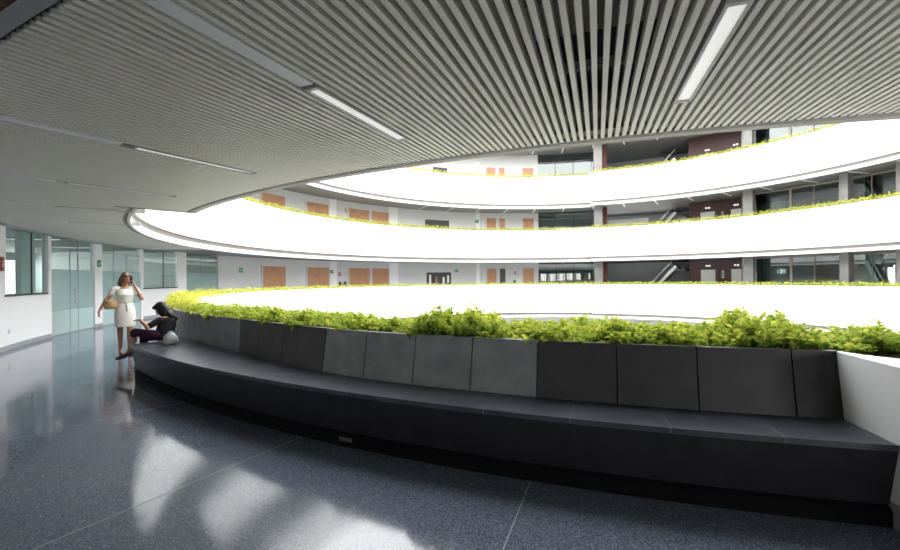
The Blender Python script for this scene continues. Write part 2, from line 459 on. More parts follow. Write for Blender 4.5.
# ------------------------------------------------------------------ corridor wall with offices at left (walkway level)
def wall_piece(mm, u0, u1, z0, z1, mi=0, R=R_W, t=.14, off=0):
    mm.pbox(R+off, R+off+t, ang(u1, R) if False else min(ang(u0, R), ang(u1, R)), max(ang(u0, R), ang(u1, R)), z0, z1, mi, .5)
SILL = 1.24
m = MB()
for u0, u1 in ((-16, 6), (95, 102.5), (178, 186.5)): wall_piece(m, u0, u1, 0, CEIL+.05)
for u0, u1 in ((6, 51.5), (143.5, 178)):
    wall_piece(m, u0, u1, 0, SILL)
for u0, u1 in ((48.5, 51.5), (141, 143.5)): wall_piece(m, u0, u1, 0, CEIL+.05)
struct(m.build('wall_left', wall_w), 'curved white office wall along the left walkway', 'wall')
m = MB()
for u0, u1 in ((-16, 51.5), (95, 102.5), (143.5, 186.5)): wall_piece(m, u0, u1, 0.001, .11, 0, R_W-.012, .012)
struct(m.build('baseboard_left', base_g), 'grey baseboard at the foot of the left office wall', 'baseboard')
for n, (u0, u1, lb) in enumerate(((6.2, 48.3, 'open office window nearest on the left wall above a dark sill'), (143.7, 177.8, 'office window between the white posts behind the seated person'))):
    m = MB(); wall_piece(m, u0, u1, SILL+.035, CEIL, 0, R_W, .012, .06)
    wn = m.build('window_%d' % (n+1), g_clear); struct(wn, lb, 'window')
    m = MB(); wall_piece(m, u0, u1, SILL, SILL+.035, 0, R_W-.03, .2); m.build('window_sill', dark, wn)
    m = MB(); am = ang(u0+(u1-u0)*(.68 if n == 0 else .62), R_W); m.pbox(R_W+.05, R_W+.08, am-.04, am+.04, SILL+.03, CEIL, 0); m.build('window_frame', dark, wn)
for n, (u0, u1, cuts, lb) in enumerate(((51.7, 94.8, (72, 80), 'frosted glass office door bay nearest on the left wall'), (102.7, 140.8, (115, 128), 'frosted glass bay behind the standing woman'), (186.7, 218, (202,), 'frosted glass bay just above the far end of the hedge'))):
    m = MB()
    for z0, z1, mi in ((.02, .71, 2), (.715, 1.94, 1), (1.94, CEIL, 0)):
        wall_piece(m, u0, u1, z0, z1, mi, R_W, .012, .05)
    wn = m.build('door_%d' % (n+1), [g_clear, g_frost, g_frost2]); struct(wn, lb, 'door')
    f = MB()
    for c in cuts: a = ang(c, R_W); f.pbox(R_W+.043, R_W+.069, a-.02, a+.02, .02, CEIL, 0)
    wall_piece(f, u0, u1, 2.56, 2.575, 0, R_W, .02, .046); wall_piece(f, u0, u1, 0, .03, 0, R_W, .03, .04)
    f.build('door_frame', base_g, wn)
    if n < 2:
        f = MB(); a = ang(cuts[0]+2.5, R_W); f.tube([P(R_W-.03, a, .9), P(R_W-.03, a, 1.35)], .014, 8)
        for z in (.95, 1.3): f.tube([P(R_W-.03, a, z), P(R_W+.052, a, z)], .008, 6)
        f.build('door_handle', steel, wn)
# offices behind: partitions, back, desks
A_O0, A_O1 = 59.3, ang(218, R_W)
m = MB()
m.pbox(R_W, 26.8, A_O0-.3, A_O0, 0, CEIL+.03, 0)
m.pbox(R_W+.3, R_W+.42, ang(36, R_W), ang(49, R_W), 0, CEIL+.03, 0)
for u, R1 in ((182, 26.8), (220, 26.8)):
    a = ang(u, R_W); m.pbox(R_W+.14, R1, a-.15, a+.15, 0, CEIL+.03, 0)
m.pbox(26.6, 26.8, A_O0, A_O1+2, 0, 1.05, 0, 1); m.pbox(26.6, 26.8, A_O0, A_O1+2, 2.55, CEIL+.03, 0, 1)
for i in range(18): a = A_O0+i*(A_O1+2-A_O0)/17; m.pbox(26.6, 26.75, a-.12, a+.12, 1.05, 2.55, 0)
struct(m.build('wall_office', office_wall), 'grey back wall and partitions inside the left offices', 'wall')
for u, R in ((25, 20.6), (70, 21.5), (120, 21.5), (160, 20.8), (160, 23), (200, 21.5), (70, 24)):
    a = ang(u, R); ceiling_lamp(a, R-.9, R+.9, CEIL+.005, 'bright linear lamp inside a glazed office at left', 'office lamps', .16, office_lamp)

# the plain white corridor wall across the court with its doors
def far_wall(k):
    z = ZF(k); m = MB()
    a0, a1 = ang(218, R_W), ang(538.6, R_W)
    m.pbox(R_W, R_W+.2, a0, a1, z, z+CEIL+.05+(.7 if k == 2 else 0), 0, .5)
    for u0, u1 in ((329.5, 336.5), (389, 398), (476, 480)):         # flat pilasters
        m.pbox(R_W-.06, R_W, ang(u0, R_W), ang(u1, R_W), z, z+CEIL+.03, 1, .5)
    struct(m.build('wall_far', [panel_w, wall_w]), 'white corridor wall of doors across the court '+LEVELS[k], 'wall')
for k in (0, 1, 2): far_wall(k)
m = MB(); m.pbox(R_W, R_W+.2, 59, 340, -ST, -ST+CEIL+.05, 0, 1)
struct(m.build('wall_far', wall_w), 'white corridor wall '+LEVELS[-1], 'wall')
DOORS = [(262, 285, 'first'), (307, 328.7, 'second'), (349, 369.3, 'third'), (372, 388.6, 'fourth'), (487, 496.2, 'fifth'), (499.7, 505.3, 'sixth'), (523.2, 534, 'seventh')]
dn = 4
for k in (0, 1, 2):
    for u0, u1, w_ in DOORS:
        if k == 2 and u1 < 400: continue
        a0, a1 = ang(u0, R_W), ang(u1, R_W); z = ZF(k)
        opened = (k == 0 and w_ == 'sixth')
        m = MB(); am = (a0+a1)/2
        if u1-u0 > 10:
            m.pbox(R_W-.05, R_W-.005, a0, am-.02, z+.01, z+2.42, 0, .5); m.pbox(R_W-.05, R_W-.005, am+.02, a1, z+.01, z+2.42, 0, .5)
        else:
            m.pbox(R_W-.05, R_W-.005, a0, a1, z+.01, z+2.42, 0, .5)
        lb = '%s %s door from the left along the far white wall, %s' % (w_, 'dark open' if opened else 'orange wooden', LEVELS[k])
        d = m.build('door_%d' % dn, dark if opened else wood); dn += 1
        struct(d, lb, 'door')
        f = MB()
        for q0, q1, zz0, zz1 in ((a0-.22, a0, 0, 2.5), (a1, a1+.22, 0, 2.5), (a0, a1, 2.42, 2.5)):
            f.pbox(R_W-.07, R_W-.002, q0, q1, z+zz0, z+zz1, 0, .5)
        f.build('door_frame', panel_w, d)
        f = MB(); f.pbox(R_W-.11, R_W-.05, am+.06, am+.24, z+1.0, z+1.06, 0); f.build('door_handle', steel, d)
WIN = [(0, 427, 450.5, .95, 2.1), (1, 426, 449, .95, 2.1), (2, 434, 447.3, .9, 2.15)]
wn_ = 3
for k, u0, u1, z0, z1 in WIN:
    a0, a1 = ang(u0, R_W), ang(u1, R_W); z = ZF(k)
    m = MB(); m.pbox(R_W-.03, R_W-.004, a0, a1, z+z0, z+z1, 0, .5)
    o = m.build('window_%d' % wn_, dark); wn_ += 1
    struct(o, 'dark wide window in the far white wall '+LEVELS[k], 'window')
    f = MB()
    for q in (a0, a0+(a1-a0)*.42, a1): f.pbox(R_W-.06, R_W-.002, q-.08, q+.08, z+z0, z+z1, 0)
    f.pbox(R_W-.06, R_W-.002, a0, a1, z+z1-.06, z+z1, 0, .5)
    f.build('window_frame', black, o)
    if k == 0:
        for u, v0, v1, mt in ((430, 1.0, 1.9, paper), (436.5, 1.0, 1.75, pink), (443.5, 1.1, 1.7, paper), (448, 1.2, 1.85, paper)):
            p = MB(); a = ang(u, R_W); p.pbox(R_W-.037, R_W-.031, a-.3, a+.3, z+v0, z+v1)
            tag(p.build('notice_sheet', mt), {430: 'pale notice sheet at the left side of the far dark window', 436.5: 'dull pink notice sheet in the far dark window', 443.5: 'small pale notice sheet right of the pink one in the far window', 448: 'pale notice sheet at the right edge of the far dark window'}[u], 'notice')

# signs on the far and left walls
def wall_sign(u, v, wpx, hpx, R, mts, label, kind='exit', name='exit_sign', off=0):
    a = ang(u, R); dep = depth(u, R); z = zat(u, v, R); wd = wpx*dep/F_PX*.93; ht = hpx*dep/F_PX
    da = math.degrees(wd/2/R)
    m = MB(); m.pbox(R-.03-off, R-.003-off, a-da, a+da, z-ht/2, z+ht/2, 0, 1)
    o = m.build(name, mts[0]); tag(o, label, 'sign')
    F_ = [MB(), MB()]; Rf = R-.031-off
    def bx(x0, x1, y0, y1, j=0): F_[j].pbox(Rf-.004, Rf, a+da*(-1+2*x0), a+da*(-1+2*x1), z-ht/2+ht*y0, z-ht/2+ht*y1)
    if kind == 'exit':                    # running figure and an arrow, in white
        bx(.16, .24, .62, .80); bx(.14, .30, .40, .60); bx(.10, .18, .18, .40); bx(.26, .38, .22, .32)
        bx(.48, .82, .45, .55, 1); bx(.72, .78, .35, .65, 1); bx(.80, .86, .42, .58, 1)
    elif kind == 'plate':
        bx(.12, .88, .62, .70); bx(.12, .70, .44, .50); bx(.12, .80, .28, .34)
    else:
        bx(.35, .65, .2, .75)
    F_[0].build('pictogram', mts[1], o)
    if F_[1].v: F_[1].build('arrow', mts[1], o)
    return o
wall_sign(98.7, 263.5, 5.6, 6.5, R_W, (sign_g, sign_w), 'green exit sign on the white post left of the standing woman')
wall_sign(240.8, 270.2, 5, 4.6, R_W, (sign_g, sign_w), 'green exit sign on the white wall left of the first far door')
wall_sign(331.5, 271.8, 4.6, 3.2, R_W-.06, (sign_g, sign_w), 'green exit sign right of the second far door on the walkway level')
wall_sign(456.3, 271, 4.4, 2.6, R_W, (sign_g, sign_w), 'small green exit sign right of the far dark window on the walkway level')
wall_sign(477.3, 221.5, 4, 3, R_W-.06, (sign_g, sign_w), 'green exit sign on the far wall one storey up')
wall_sign(1.3, 264, 7, 14, R_W, (sign_m, sign_w), 'maroon wall plaque on the white post at the far left', 'plate', 'wall_plaque')
wall_sign(339.7, 274.2, 2.8, 3.6, R_W, (sign_r, sign_w), 'red fire sign between the second and third far doors', 'fire', 'fire_sign')
wall_sign(515, 273, 2.2, 3, R_W, (sign_r, sign_w), 'red fire sign left of the seventh far door on the walkway level', 'fire', 'fire_sign')
wall_sign(346, 210.5, 1.8, 3.6, R_W, (sign_r, sign_w), 'red fire sign left of the third far door one storey up', 'fire', 'fire_sign')
wall_sign(259, 274.3, 2.4, 1.6, R_W, (steel_d, sign_w), 'small grey door plate left of the first far door', 'fire', 'door_plate')
wall_sign(346.5, 273.6, 1.6, 2, R_W, (steel_d, sign_w), 'small grey door plate left of the third far door', 'fire', 'door_plate')
def extinguisher(u, R, k, label):
    a = ang(u, R); z = ZF(k)+.86; c = P(R-.135, a, z)
    e = empty('fire_extinguisher', c, label, 'extinguisher')
    m = MB(); m.tube([c, c+Vector((0, 0, .03)), c+Vector((0, 0, .42)), c+Vector((0, 0, .5))], [.09, .10, .10, .04], 12); m.build('cylinder', black, e, smooth=40)
    m = MB(); m.box(c+Vector((0, 0, .54)), (.06, .14, .05)); m.build('valve', black, e)
    m = MB(); m.tube([c+Vector((0, .05, .54)), c+Vector((-.12, .1, .42)), c+Vector((-.13, .08, .15))], .02, 8); m.build('hose', black, e)
    m = MB(); m.pbox(R-.03, R-.002, a-.12, a+.12, z+.2, z+.3); m.build('bracket', steel_d, e)
for u, lb in ((339, 'dark fire extinguisher under the red sign by the second far door'), (344, 'dark fire extinguisher just left of the third far door'), (514.5, 'dark fire extinguisher under the red sign by the seventh far door')):
    extinguisher(u, R_W, 0, lb)
m = MB(); a = ang(8.3, R_W); m.pbox(R_W-.012, R_W-.001, a-.13, a+.13, zat(8.3, 331.5, R_W)-.07, zat(8.3, 331.5, R_W)+.07)
o = m.build('wall_socket', sign_w); tag(o, 'small pale wall socket below the nearest left window', 'socket')
f = MB(); f.pbox(R_W-.016, R_W-.012, a-.06, a+.06, zat(8.3, 331.5, R_W)-.03, zat(8.3, 331.5, R_W)+.03); f.build('socket_face', base_g, o)

# ------------------------------------------------------------------ right-hand part across the court
def column(u0, u1, R, k, label, mt=concrete, z1=CEIL+.03):
    z1 += .7 if k == 2 else 0
    a0, a1 = ang(u0, R), ang(u1, R)
    m = MB(); m.pbox(R, R+.5, a0, a1, ZF(k), ZF(k)+z1, 0, .5)
    return struct(m.build('column', mt), label, 'column')
for k in (0, 1, 2):
    t = LEVELS[k]; TOP = CEIL+.03+(.7 if k == 2 else 0)
    column(594.5, 603, 17.0, k, 'grey concrete column where the white band steps, '+t)
    column(603.2, 607.5, 17.6, k, 'narrow red brick pier beside the stepped band, '+t, redbrick)
    column(743.5, 753, 17.0, k, 'grey concrete column right of the dark red lift wall, '+t)
    column(839.5, 848.5, 17.0, k, 'grey concrete column between the glazed bays at right, '+t)
    column(896.5, 906, 17.0, k, 'grey concrete column at the right edge of the view, '+t)
    # glazed fronts
    for u0, u1, cuts, R, lb in ((538.8, 606, (556, 574, 592), R_W, 'teal glazed front left of the stepped column'), (753.2, 839.4, (791.5, 815), 18.4, 'glazed office front between two columns at right'), (848.6, 930, (873,), 18.4, 'glazed front at the far right with a stair behind')):
        a0, a1 = ang(u0, R), ang(u1, R); z = ZF(k)
        m = MB(); m.pbox(R, R+.015, a0, a1, z+.05, z+TOP-.03, 0, .5)
        o = m.build('window_%d' % wn_, g_clear if (k == 0 and u0 > 840) else g_far); wn_ += 1; struct(o, lb+', '+t, 'window')
        f = MB()
        for c in cuts: a = ang(c, R); hw = .20 if c == 791.5 else .06; f.pbox(R-.06, R+.02, a-hw, a+hw, z, z+CEIL, 0)
        f.pbox(R-.03, R+.03, a0, a1, z+CEIL-.1, z+CEIL+.02, 0, .5); f.pbox(R-.03, R+.03, a0, a1, z+.02, z+.07, 0, .5)
        f.build('window_frame', trim_m if R < 19 else dark, o)
    # lift wall
    z = ZF(k); R = 19.6
    a0, a1 = ang(691.5, R), ang(742.5, R)
    m = MB(); m.pbox(R, R+.3, a0, a1, z, z+TOP, 0, 1)
    m.pbox(R, 24, a0-.4, a0, z, z+TOP, 0, 1)
    struct(m.build('wall_lift', redwall), 'dark red panelled lift wall '+t, 'wall')
    for n, (u0, u1, w_) in enumerate(((701, 715.5, 'left'), (731.5, 742, 'right'))):
        b0, b1 = ang(u0, R), ang(u1, R); bm_ = (b0+b1)/2
        m = MB(); m.pbox(R-.03, R-.004, b0, bm_-.015, z+.01, z+2.1, 0, .5); m.pbox(R-.03, R-.004, bm_+.015, b1, z+.01, z+2.1, 0, .5)
        o = m.build('door_%d' % dn, steel_d); dn += 1
        struct(o, 'steel lift door, %s of the pair in the dark red wall, %s' % (w_, t), 'door')
        f = MB()
        for q0, q1, zz0, zz1 in ((b0-.15, b0, 0, 2.2), (b1, b1+.15, 0, 2.2), (b0, b1, 2.1, 2.2)): f.pbox(R-.05, R-.002, q0, q1, z+zz0, z+zz1, 0, .5)
        f.build('door_frame', dark, o)
        f = MB(); f.pbox(R-.05, R-.002, bm_-.45, bm_-.1, z+2.36, z+2.46); f.pbox(R-.05, R-.002, bm_+.1, bm_+.45, z+2.36, z+2.46)
        f.build('floor_indicator', mat('indicator_%d_%d' % (k, n), (.8, .8, .78), .5, emit=((1, .97, .9), 1.2)), o)
    a = ang(723, R); m = MB(); m.pbox(R-.03, R-.002, a-.22, a+.22, z+1.45, z+2.0)
    o = m.build('call_panel', steel_d); tag(o, 'steel call panel between the two lift doors '+t, 'panel')
    f = MB(); f.pbox(R-.036, R-.03, a-.1, a+.1, z+1.55, z+1.9); f.build('call_button', dark, o)
    # stair in the open lobby
    def stair(ua, ub, Rs, label, flip=False):
        aa, ab = ang(ua, Rs), ang(ub, Rs); nst = 13; rise = ST/26
        e = empty('staircase', P(Rs, (aa+ab)/2, z), label, 'staircase')
        fl = MB()
        for i in range(nst):
            q0 = aa+(ab-aa)*i/nst; q1 = aa+(ab-aa)*(i+1)/nst
            fl.pbox(Rs, Rs+1.4, min(q0, q1), max(q0, q1), z+rise*i-.05 if i else z, z+rise*(i+1), 0)
        fl.build('flight', concrete, e)
        fl = MB(); q1 = ab+(ab-aa)*.35; fl.pbox(Rs, Rs+3.0, min(ab, q1), max(ab, q1), z+rise*nst-.2, z+rise*nst, 0); fl.build('landing', concrete, e)
        fl = MB()
        for i in range(nst):
            q0 = aa+(ab-aa)*i/nst; q1 = aa+(ab-aa)*(i+1)/nst; zz = z+rise*nst+rise*(nst-i)
            fl.pbox(Rs+1.6, Rs+3.0, min(q0, q1), max(q0, q1), zz-.22, zz, 0)
        fl.build('flight', concrete, e)
        for nm, r0, za, zb in (('railing', Rs-.02, z+.95, z+rise*nst+.95),):
            fl = MB()
            fl.bar(P(r0, aa, za), P(r0, ab, zb), .05, .05)
            for i in range(7): fl.bar(P(r0, aa+(ab-aa)*i/6, za+(zb-za)*i/6), P(r0, aa+(ab-aa)*i/6, za+(zb-za)*i/6-.95), .03, .03)
            fl.bar(P(r0, aa, za-.75), P(r0, ab, zb-.75), .04, .22)
            fl.build(nm, steel, e)
    stair(650, 676, 20.6, 'concrete stair in the open lobby left of the lift wall, '+t)
    stair(886, 866, 20.2, 'stair behind the glass at the far right, '+t)
    if k == 1:
        m = MB(); m.pbox(19.9, 20.02, ang(607, 19.9), ang(649, 19.9), z, z+2.1, 0, .5)
        struct(m.build('wall_partition', wall_w), 'low bright white partition in the open lobby left of the stair, '+t, 'wall')
    # back of the lobby and offices
    m = MB()
    if k == 1:
        g0, g1 = ang(556, 24), ang(700, 24)
        m.pbox(24, 24.2, 176, g0, z, z+TOP, 0, 1); m.pbox(24, 24.2, g1, 300, z, z+TOP, 0, 1)
        m.pbox(24, 24.2, g0, g1, z, z+1.15, 0, 1); m.pbox(24, 24.2, g0, g1, z+2.0, z+TOP, 0, 1)
        for i in range(9): a = g0+(g1-g0)*(i+.5)/9; m.pbox(24, 24.2, a-.12, a+.12, z+1.15, z+2.0, 0)
    elif k == 0:
        g0, g1 = ang(852, 24), ang(912, 24)
        m.pbox(24, 24.2, 176, g0, z, z+TOP, 0, 1); m.pbox(24, 24.2, g1, 300, z, z+TOP, 0, 1)
        m.pbox(24, 24.2, g0, g1, z, z+.5, 0, 1); m.pbox(24, 24.2, g0, g1, z+2.5, z+TOP, 0, 1)
        for i in range(6): a = g0+(g1-g0)*(i+.5)/6; m.pbox(24, 24.2, a-.15, a+.15, z+.5, z+2.5, 0)
    else: m.pbox(24, 24.2, 176, 300, z, z+TOP, 0, 1)
    for u in (538.6, 742.5, 844): a = ang(u, R_W); m.pbox(R_W+.1, 24, a-.1, a+.1, z, z+TOP, 0)
    struct(m.build('wall_far', office_wall if k else office_wall), 'grey back wall of the lobby and offices across the court, '+t, 'wall')
    for i in range(20):
        a = 17.05+7.87*(16+i)
        if 150 < a < 262:
            if a < 188 and k == 0: continue
            r0 = R_L+.9 if a < A_S1 else R_R+.9
            ceiling_lamp(a, r0-.45, r0+1.35, z+TOP-.01, 'slim lamp on the grey corridor soffit across the court, '+t, 'soffit lamps '+t, .09)

# storeys behind/around that close the building off, with added lobby openings for light
m = MB()
for k in (0, 1, 2):
    z = ZF(k)
    if k: m.pbox(24, 24.2, -60, 59, z, z+CEIL+.6, 0, 2); m.pbox(R_W, R_W+.2, 59, ang(218, R_W), z, z+CEIL+.05, 0, 1)
    m.pbox(24, 24.2, 300, 312, z, z+CEIL+.6, 0, 2)
struct(m.build('wall_back', wall_w), 'white outer walls of the storeys over the walkway', 'wall')
m = MB(); m.pbox(23.4, 23.6, -48, 59.3, 0, .9, 0, 1); m.pbox(23.4, 23.6, -48, 59.3, 2.3, CEIL+.06, 0, 1)
for i in range(24): a = -46+i*4.5; hw = .85 if a < 12 else 1.9; m.pbox(23.4, 23.6, a-hw, a+hw, .5, 2.7, 0)  # gaps between piers are added openings, sized to brighten ceiling and bench
m.pbox(17.4, 23.6, -48.5, -48, 0, CEIL+.06, 0, 1)
struct(m.build('wall_back', wall_w), 'white unseen lobby wall behind the viewer, its openings added to let daylight in', 'wall')
# ------------------------------------------------------------------ planting
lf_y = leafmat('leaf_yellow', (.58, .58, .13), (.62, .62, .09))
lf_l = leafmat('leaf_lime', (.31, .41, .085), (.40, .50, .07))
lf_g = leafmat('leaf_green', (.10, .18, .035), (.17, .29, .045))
stem_m = mat('stem_brown', (.10, .075, .04), .8)
LEAF = [lf_y, lf_l, lf_g, stem_m]
rnd = random.Random(11)
def leaf(mb, p, d, L, mi, rn):
    d = d.normalized(); up = Vector((rn.uniform(-1, 1), rn.uniform(-1, 1), rn.uniform(.2, 1)))
    s = d.cross(up)
    if s.length < 1e-3: s = Vector((1, 0, 0))
    s.normalize(); n = s.cross(d)
    w = L*.33
    a, b_, c = p, p+d*L*.5-n*L*.03, p+d*L-n*L*.12
    mb.poly([a, b_+s*w+n*w*.35, c, b_], mi); mb.poly([a, b_, c, b_-s*w+n*w*.35], mi)
def shrub_mesh(seed):
    rn = random.Random(seed); mb = MB(); st = MB()
    H = rn.uniform(.21, .28)
    for i in range(56):
        t = rn.uniform(0, 2*PI); rr = math.sqrt(rn.random())*.21
        tip = Vector((rr*math.cos(t), rr*math.sin(t), H*(1-.55*(rr/.21)**2)*rn.uniform(.6, 1.04)+.04))
        base = Vector((tip.x*.25, tip.y*.25, 0))
        mid = (base+tip)/2+Vector((tip.x*.25, tip.y*.25, 0))
        if i < 12: st.tube([base, mid, tip], [.005, .0035, .002], 4)
        n = 20
        for k in range(n):
            f = .25+.75*(k+rn.random())/n
            p = base.lerp(mid, f*2) if f < .5 else mid.lerp(tip, f*2-1)
            t2 = rn.uniform(0, 2*PI)
            d = Vector((math.cos(t2), math.sin(t2), rn.uniform(-.1, .9)))
            q = f+rn.uniform(-.22, .22)
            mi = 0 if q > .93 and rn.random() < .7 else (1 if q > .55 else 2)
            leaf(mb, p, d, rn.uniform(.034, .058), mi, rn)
    return mb, st
protos = []
nsh = 0
for R, a0, a1, stp in ((16.24, 13.8, 47.6, .92), (15.95, 11.0, 47.5, 1.0), (15.6, 9.0, 47.2, 1.05), (16.55, 3.0, 10.9, 1.0), (16.82, 2, 9, 1.0)):
    a = a0; row = 0
    while a < a1:
        Rj = (R if R > 16.3 or a < 26 else R-.21*sst((a-26)/12))+rnd.uniform(-.06, .06)
        p = P(Rj, a+rnd.uniform(-.2, .2), .90)
        if nsh < 6:
            fm, sm_ = shrub_mesh(100+nsh)
            o = fm.build('shrub', LEAF, fix=False); sm_.build('stem', stem_m, o, fix=False)
            protos.append(o)
        else:
            o = copy_tree(protos[rnd.randrange(6)])
        o.location = p; o.rotation_euler = (0, 0, rnd.uniform(0, 2*PI))
        hr = {16.24: 1.0, 15.95: .9, 15.6: .8}.get(R, 1.0)*(1.32 if min(abs(a-24.2), abs(a-14.5)) < .75 else 1)
        sc_ = rnd.uniform(.88, 1.14); o.scale = (sc_*1.05, sc_*1.05, sc_*rnd.uniform(.85, 1.1)*hr*(.9 if a > 33 else 1))
        tag(o, 'small yellow-green leafy shrub in the hedge row behind the granite bench', 'shrub', 'shrubs in the planter behind the bench')
        nsh += 1; a += stp*rnd.uniform(.85, 1.15)
print('shrubs', nsh)
def hedge(R0, R1, a0, a1, z, H, per_m, L, label, yel=.4):
    mb = MB(); rn = random.Random(int(a0*7+z*100))
    n = int(abs(a1-a0)*PI/180*R0*per_m)
    for i in range(n):
        a = rn.uniform(a0, a1)
        bump = .72+.28*math.sin(a*23.0+z)*math.sin(a*11.3+1)+.15*math.sin(a*61)
        f = rn.random()**.7
        R = rn.uniform(R0, R1); edge = 1-.45*abs(2*(R-R0)/(R1-R0)-1)**3
        h = H*f*bump*edge
        t = rn.uniform(0, 2*PI)
        q = f+rn.uniform(-.25, .25)
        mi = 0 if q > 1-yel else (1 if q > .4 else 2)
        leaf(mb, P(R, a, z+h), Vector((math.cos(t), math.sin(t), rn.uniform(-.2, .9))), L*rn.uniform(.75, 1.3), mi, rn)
    m_ = mb.build('hedge', LEAF, fix=False)
    return tag(m_, label, 'hedge', kind='stuff')
hedge(15.68, 16.22, 48.6, 80, .90, .40, 900, .055, 'bright yellow-green hedge curling away past the far end of the bench', .62)
hedge(15.74, 16.15, 80, A_S1, .93, .30, 330, .09, 'thin yellow-green hedge on the white parapet across the court on the walkway level', .45)
hedge(15.26, 15.75, A_S1, 318, .93, .30, 300, .10, 'green hedge on the parapet at right across the court on the walkway level', .3)
for k in (1, 2):
    z = ZF(k)+.93
    hedge(R_L+.02, R_L+.5, 75, A_S1, z, .42, 330, .095, 'long yellow-green hedge along the wide white band '+LEVELS[k], .45)
    hedge(R_R+.02, R_R+.5, A_S1, 300, z, .42, 330, .095, 'yellow-green hedge along the rising white band at right '+LEVELS[k], .5)
# ------------------------------------------------------------------ people
skin = mat('skin', (.36, .175, .105), .5)
skin2 = mat('skin_light', (.46, .24, .155), .5)
hair_b = mat('hair_brown', (.075, .036, .016), .5, noise=(40, (.20, .105, .045), .4, .75))
hair_k = mat('hair_black', (.010, .008, .008), .5, 0, .3)
dress_m = mat('cream_dress', (.74, .71, .64), .75)
belt_m = mat('belt_grey', (.42, .40, .36), .7)
tan = mat('tan_leather', (.46, .27, .13), .5)
shoe_k = mat('black_shoe', (.012, .012, .014), .3)
shoe_p = mat('plum_shoe', (.05, .025, .04), .35)
top_k = mat('black_top', (.010, .009, .011), .9, 0, .15)
pants_p = mat('plum_trousers', (.040, .014, .034), .9, 0, .2)
eye_m = mat('eye_dark', (.03, .02, .015), .3)
lip_m = mat('lips', (.40, .12, .11), .45)
def fuse(mb, name, material, parent, voxel):
    """one continuous surface out of overlapping limbs"""
    o = mb.build(name+'_raw', material, fix=True)
    md = o.modifiers.new('r', 'REMESH'); md.mode = 'VOXEL'; md.voxel_size = voxel; md.use_smooth_shade = True
    sm = o.modifiers.new('s', 'SMOOTH'); sm.factor = .5; sm.iterations = 2
    dg = bpy.context.evaluated_depsgraph_get(); me = bpy.data.meshes.new_from_object(o.evaluated_get(dg))
    bpy.data.objects.remove(o)
    me.name = name
    for p in me.polygons: p.use_smooth = True
    if not me.materials: me.materials.append(material)
    r = bpy.data.objects.new(name, me); COL.objects.link(r)
    if parent: r.parent = parent
    return r
def limb(mb, pts, rs, seg=14):
    """tapered limb with rounded joints"""
    P_ = [Vector(p) for p in pts]; out = []; rr = []
    for i in range(len(P_)-1):
        for k in range(5): out.append(P_[i].lerp(P_[i+1], k/5)); rr.append(rs[i]+(rs[i+1]-rs[i])*k/5)
    out.append(P_[-1]); rr.append(rs[-1])
    mb.tube(out, rr, seg); mb.ball(P_[0], rs[0]*.98); mb.ball(P_[-1], rs[-1]*.98)
    for p, r in zip(P_[1:-1], rs[1:-1]): mb.ball(p, r*1.0)
def hand(mb, wrist, d, n, side, curl=.5, s=1.0):
    """palm and five bent fingers; d points along the hand, n out of the back of the hand, side +1/-1 puts the thumb"""
    d = Vector(d).normalized(); n = (Vector(n)-d*Vector(n).dot(d)).normalized(); x = d.cross(n)*side
    w_ = Vector(wrist)
    for i in range(4):                    # palm as four metacarpals
        b = w_+x*(.026-.0155*i)*s*.6; e = w_+d*.085*s+x*(.029-.0185*i)*s
        mb.tube([b, e], [.0125*s, .0115*s], 10); mb.ball(e, .0115*s)
    mb.ball(w_+d*.045*s, (.026*s, .026*s, .03*s))
    for i, L in enumerate((.070, .079, .073, .056)):
        p = w_+d*.085*s+x*(.029-.0185*i)*s; c = d.copy(); pts = [p]; ax = x*(-side)
        for k, f in enumerate((.45, .32, .23)):
            c = (Matrix.Rotation(curl*(.55+.15*k)*side, 3, ax) @ c) if True else c
            p = p+c*L*f*s; pts.append(p)
        mb.tube(pts, [.0092*s, .0086*s, .0080*s, .0070*s], 8)
        for q, r in zip(pts, (.0092, .0086, .008, .007)): mb.ball(q, r*s, 8, 6)
    b = w_+d*.022*s+x*.024*s; t = (d*.7+x*.75-n*.25).normalized(); q1 = b+t*.038*s; t2 = (d+x*.25-n*.35).normalized(); q2 = q1+t2*.030*s; q3 = q2+t2*.022*s
    mb.tube([b, q1, q2, q3], [.0125*s, .0112*s, .0098*s, .008*s], 8)
    for q, r in zip((b, q1, q2, q3), (.0125, .0112, .0098, .008)): mb.ball(q, r*s, 8, 6)
def head(mb, c, M, s=1.0):
    """head with jaw, nose and ears; local -y is the face"""
    q = lambda x, y, z: Vector(c)+M @ Vector((x*s, y*s, z*s))
    def eb(x, y, z, r):
        g = MB(); g.ball((0, 0, 0), tuple(k*s for k in r), 16, 12)
        n0 = len(mb.v); mb.v += [tuple(q(x, y, z)+M @ Vector(v)) for v in g.v]
        mb.f += [tuple(i+n0 for i in f) for f in g.f]; mb.m += g.m
    eb(0, .012, .025, (.073, .090, .092)); eb(0, -.018, -.035, (.058, .066, .075)); eb(0, -.045, -.085, (.030, .030, .026))
    mb.tube([q(0, -.082, .012), q(0, -.100, -.028)], [.007*s, .013*s], 8); mb.ball(q(0, -.098, -.030), .0125*s, 8, 6)
    for e in (-1, 1): eb(e*.073, .012, -.008, (.010, .018, .030)); eb(e*.034, -.060, -.028, (.022, .020, .018))
    eb(0, -.076, -.058, (.022, .011, .010))
